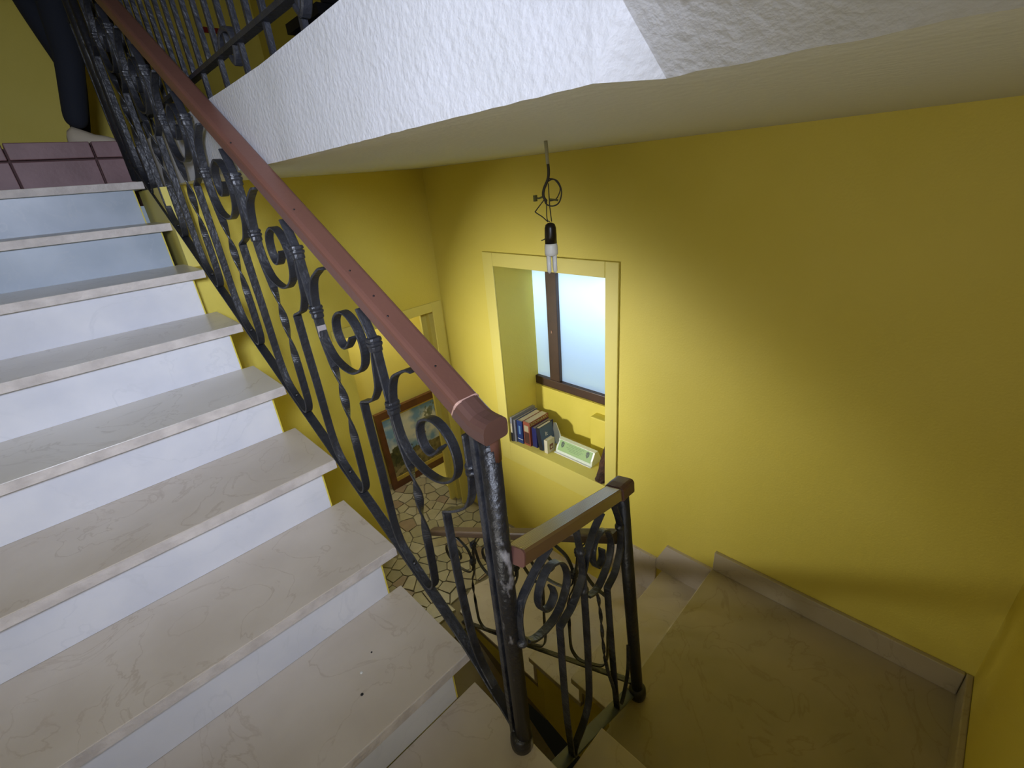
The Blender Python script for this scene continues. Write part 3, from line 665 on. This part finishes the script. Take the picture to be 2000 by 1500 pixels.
b = MB(); b.box((1.606, 1.4808, ZS+.018), (1.634, 1.4822, ZS+.052)); b.build('picture', simple('brown_print', (.22, .09, .05)), e); b = MB(); b.box((1.613, 1.4804, ZS+.025), (1.628, 1.4810, ZS+.038)); b.build('picture', c_cream, e)
# emergency light with its green label
em = empty('emergency_light', (1.66, 1.34, ZS), 'white plastic light housing with green label lying on the sill', 'light fitting')
b = MB(); b.prism([(1.632, 1.462, ZS), (1.640, 1.462, ZS+.030), (1.665, 1.462, ZS+.072), (1.690, 1.462, ZS+.074), (1.715, 1.462, ZS+.020), (1.715, 1.462, ZS)], (0, -.245, 0)); b.build('housing', simple('white_housing', (.72, .78, .66), .3), em)
b = MB(); b.box((1.622, 1.215, ZS), (1.634, 1.466, ZS+.004), .001); b.build('front_lip', m_white, em)
mgp = simple('green_label', (.27, .44, .13)); mgd = simple('dark_green_print', (.035, .06, .03))
nrm = Vector((-.042, 0, .025)).normalized(); O = Vector((1.640, 1.450, ZS+.030)); up = Vector((.025, 0, .042))
def lab(u, v, o=.0012): return O+Vector((0, -.222*u, 0))+up*v+nrm*o
b = MB(); b.add([lab(0, -.25), lab(1, -.25), lab(1, .95), lab(0, .95)], [(0, 1, 2, 3)]); gl = b.build('label_sheet', mgp, em)
for u0 in (.07, .83):
    b = MB(); pts = [(0, .75), (.045, .86), (.09, .75), (.09, .38), (.045, .12), (0, .38)]
    b.prism([lab(u0+a, v, .0014) for a, v in pts], nrm*.0005); sh = b.build('shield_emblem', mgd, gl)
    b = MB(); ribbon(b, [lab(u0+.015, .55, .0024), lab(u0+.04, .35, .0024), lab(u0+.075, .65, .0024)], nrm, .0006, .002); b.build('emblem_mark', mgp, gl)
for j, (u0, u1, v) in enumerate(((.24, .76, .74), (.30, .70, .58), (.24, .76, .40), (.28, .72, .24), (.34, .66, .08))):
    for i in range(14):
        a = u0+(u1-u0)*i/14; b = MB() if i == 0 else b
        ww = (u1-u0)/14*random.uniform(.55, .85); b.add([lab(a, v-.035, .0016), lab(a+ww, v-.035, .0016), lab(a+ww, v+.035, .0016), lab(a, v+.035, .0016)], [(0, 1, 2, 3)])
    b.build('print_line', simple('soft_green_print', (.14, .25, .07)), gl)
# brown bark
bk = MB(); rings = []
for i in range(9):
    t = i/8; c = Vector((1.572+.05*t*0, 1.0795+.028+.0*t, 0)); z = ZS+.002+.185*t; rr = .030*(1-.75*t)+.004
    rings.append([Vector((1.575+.03*t+rr*.9*math.cos(a)*(1+.35*mn.noise(Vector((a*3, i*1.3, 2)))), 1.082+.0325+rr*math.sin(a)*(1+.3*mn.noise(Vector((a*3, i, 7))))-.012*t, z+.012*mn.noise(Vector((a*2, i, 1)))*(i > 0))) for a in [2*math.pi*k/12 for k in range(12)]])
bk.loft(rings); bk.build('bark_piece', mat('rough_dark_bark', (.075, .03, .012), .8, col2=(.03, .012, .006), scale=30, bump=.8, bscale=60), label='rough dark brown piece of bark standing at the right side of the recess', cat='bark')
# red strip on the far upper wall
b = MB(); b.box((1.20, 3.935, .985), (1.40, 3.9495, 1.015), .003); b.build('red_strip', simple('red_plastic', (.22, .01, .008)), label='thin red strip on the unlit wall behind the plain bars', cat='strip')
# crumbs on the treads
for i, (x, y, z, c, rr) in enumerate(((.19, .85, zk(7), 'w', .004), (.165, .80, zk(7), 'd', .004), (.235, .88, zk(7), 'd', .0025))):
    b = MB(); b.tube([(x, y, z), (x, y, z+.0012), (x, y, z+.002)], [rr, rr*.9, rr*.4], 7)
    b.build('paint_drop' if c == 'w' else 'crumb', m_white if c == 'w' else m_dark, label=('white paint drop on the lowest full tread', 'larger dark crumb beside the white paint drop', 'tiny dark crumb nearest the well')[i], cat=('paint drop', 'crumb', 'crumb')[i])

# ------------------------------------------------------------------ person on the upper landing
def person():
    ZF = .281
    p = empty('person', (.30, 3.14, ZF), 'person in dark jeans and pale shoes standing at the top of the stairs', 'person')
    J = {'pel': (.34, 3.20, .94), 'belly': (.34, 3.20, 1.05), 'chest': (.33, 3.19, 1.22), 'neck': (.33, 3.18, 1.37), 'head': (.33, 3.17, 1.44), 'crown': (.33, 3.17, 1.54),
         'hipR': (.405, 3.16, .90), 'kneeR': (.368, 3.10, .62), 'ankR': (.296, 3.14, .345), 'hipL': (.32, 3.26, .90), 'kneeL': (.395, 3.38, .62), 'ankL': (.335, 3.50, .345),
         'shR': (.43, 3.19, 1.32), 'elR': (.47, 3.20, 1.13), 'wrR': (.44, 3.08, 1.0), 'shL': (.23, 3.22, 1.32), 'elL': (.18, 3.24, 1.13), 'wrL': (.20, 3.12, .98)}
    R = {'pel': .085, 'belly': .085, 'chest': .095, 'neck': .035, 'head': .055, 'crown': .05, 'hipR': .070, 'kneeR': .056, 'ankR': .047, 'hipL': .066, 'kneeL': .052, 'ankL': .042,
         'shR': .042, 'elR': .032, 'wrR': .022, 'shL': .042, 'elL': .032, 'wrL': .022}
    Ed = [('pel','belly'),('belly','chest'),('chest','neck'),('neck','head'),('head','crown'),('pel','hipR'),('hipR','kneeR'),('kneeR','ankR'),('pel','hipL'),('hipL','kneeL'),('kneeL','ankL'),
          ('chest','shR'),('shR','elR'),('elR','wrR'),('chest','shL'),('shL','elL'),('elL','wrL')]
    ks = list(J); me = bpy.data.meshes.new('body'); o0 = W(p['_o'])
    me.from_pydata([(W(J[k])-o0)[:] for k in ks], [(ks.index(a), ks.index(c)) for a, c in Ed], [])
    o = bpy.data.objects.new('body', me); C.objects.link(o); o.parent = p
    sk = o.modifiers.new('skin', 'SKIN')
    for i, k in enumerate(ks): me.skin_vertices[0].data[i].radius = (R[k]*S, R[k]*S)
    me.skin_vertices[0].data[0].use_root = True
    sb_ = o.modifiers.new('sub', 'SUBSURF'); sb_.levels = 2; sb_.render_levels = 2
    dg = bpy.context.evaluated_depsgraph_get(); me2 = bpy.data.meshes.new_from_object(o.evaluated_get(dg)); o.modifiers.clear(); o.data = me2
    jeans = simple('dark_blue_jeans', (.010, .013, .022), .9); top = simple('dark_jumper', (.02, .015, .012), .9); skin = simple('skin', (.35, .2, .14), .6)
    me2.materials.clear()
    for m in (jeans, top, skin): me2.materials.append(m)
    zw = (W((0, 0, .98))-o0).z; zn = (W((0, 0, 1.36))-o0).z
    for q in me2.polygons: q.material_index = 0 if q.center.z < zw else (1 if q.center.z < zn else 2); q.use_smooth = True
    for (ax, ay, yaw) in ((.285, 3.145, math.radians(-22)), (.33, 3.50, math.radians(-40))):
        b = MB(); rings = []
        for (l, hw, h0, h1) in ((-.035, .018, .0, .040), (-.025, .030, 0, .062), (.0, .034, 0, .078), (.035, .034, 0, .062), (.075, .037, 0, .042), (.115, .036, 0, .034), (.142, .024, 0, .024), (.150, .010, .004, .014)):
            r_ = []
            for (sx, hz) in ((-1, .0), (-1, .45), (-.8, .8), (-.35, 1), (.35, 1), (.8, .8), (1, .45), (1, 0)):
                lx, ly = l, sx*hw; r_.append(Vector((ax+lx*math.cos(yaw)-ly*math.sin(yaw), ay+lx*math.sin(yaw)+ly*math.cos(yaw), ZF+h0+(h1-h0)*hz)))
            rings.append(r_)
        b.smooth = True; b.loft(rings); b.build('shoe', simple('pale_shoe', (.50, .43, .32), .7), p)
    for (wx, wy, wz, sg) in ((.44, 3.08, 1.0, 1), (.20, 3.12, .98, -1)):
        b = MB(); b.smooth = True
        b.tube([(wx, wy, wz), (wx, wy-.012, wz-.025), (wx, wy-.02, wz-.05)], [.018, .024, .022], 10)
        for i in range(4):
            fx = wx-.018+.012*i; L_ = (.032, .038, .036, .028)[i]
            b.tube([(fx, wy-.02, wz-.045), (fx, wy-.024, wz-.045-L_*.6), (fx, wy-.016, wz-.045-L_)], [.0062, .0056, .0042], 8)
        b.tube([(wx-sg*.02, wy-.01, wz-.02), (wx-sg*.034, wy-.02, wz-.04), (wx-sg*.032, wy-.022, wz-.055)], [.008, .007, .005], 8)
        b.build('hand', skin, p)
    b = MB(); b.smooth = True; b.tube([(.33, 3.175, 1.57), (.33, 3.18, 1.585), (.33, 3.185, 1.56), (.33, 3.195, 1.50), (.33, 3.20, 1.44)], [.02, .045, .060, .058, .04], 14); hr_ = b.build('hair', simple('dark_hair', (.02, .012, .008), .8), p)
    hx, hy, hz = .33, 3.17, 1.475
    for sx in (-.018, .018):
        b = MB(); b.smooth = True; b.tube([(hx+sx, hy-.050, hz+.014), (hx+sx, hy-.056, hz+.014)], [.006, .003], 8); b.build('eye', m_dark, p)
    b = MB(); b.smooth = True; b.tube([(hx, hy-.050, hz+.012), (hx, hy-.062, hz-.004), (hx, hy-.052, hz-.010)], [.004, .007, .004], 8); b.build('nose', skin, p)
    b = MB(); b.box((hx-.014, hy-.056, hz-.028), (hx+.014, hy-.048, hz-.023)); b.build('mouth', simple('lips', (.3, .12, .1), .5), p)
    for sx in (-.054, .054):
        b = MB(); b.smooth = True; b.tube([(hx+sx, hy, hz-.008), (hx+sx*1.06, hy, hz+.008), (hx+sx, hy, hz+.02)], [.005, .010, .006], 8); b.build('ear', skin, p)
person()
for o in bpy.data.objects:
    for k in ('_o', '_y'):
        if k in o: del o[k]
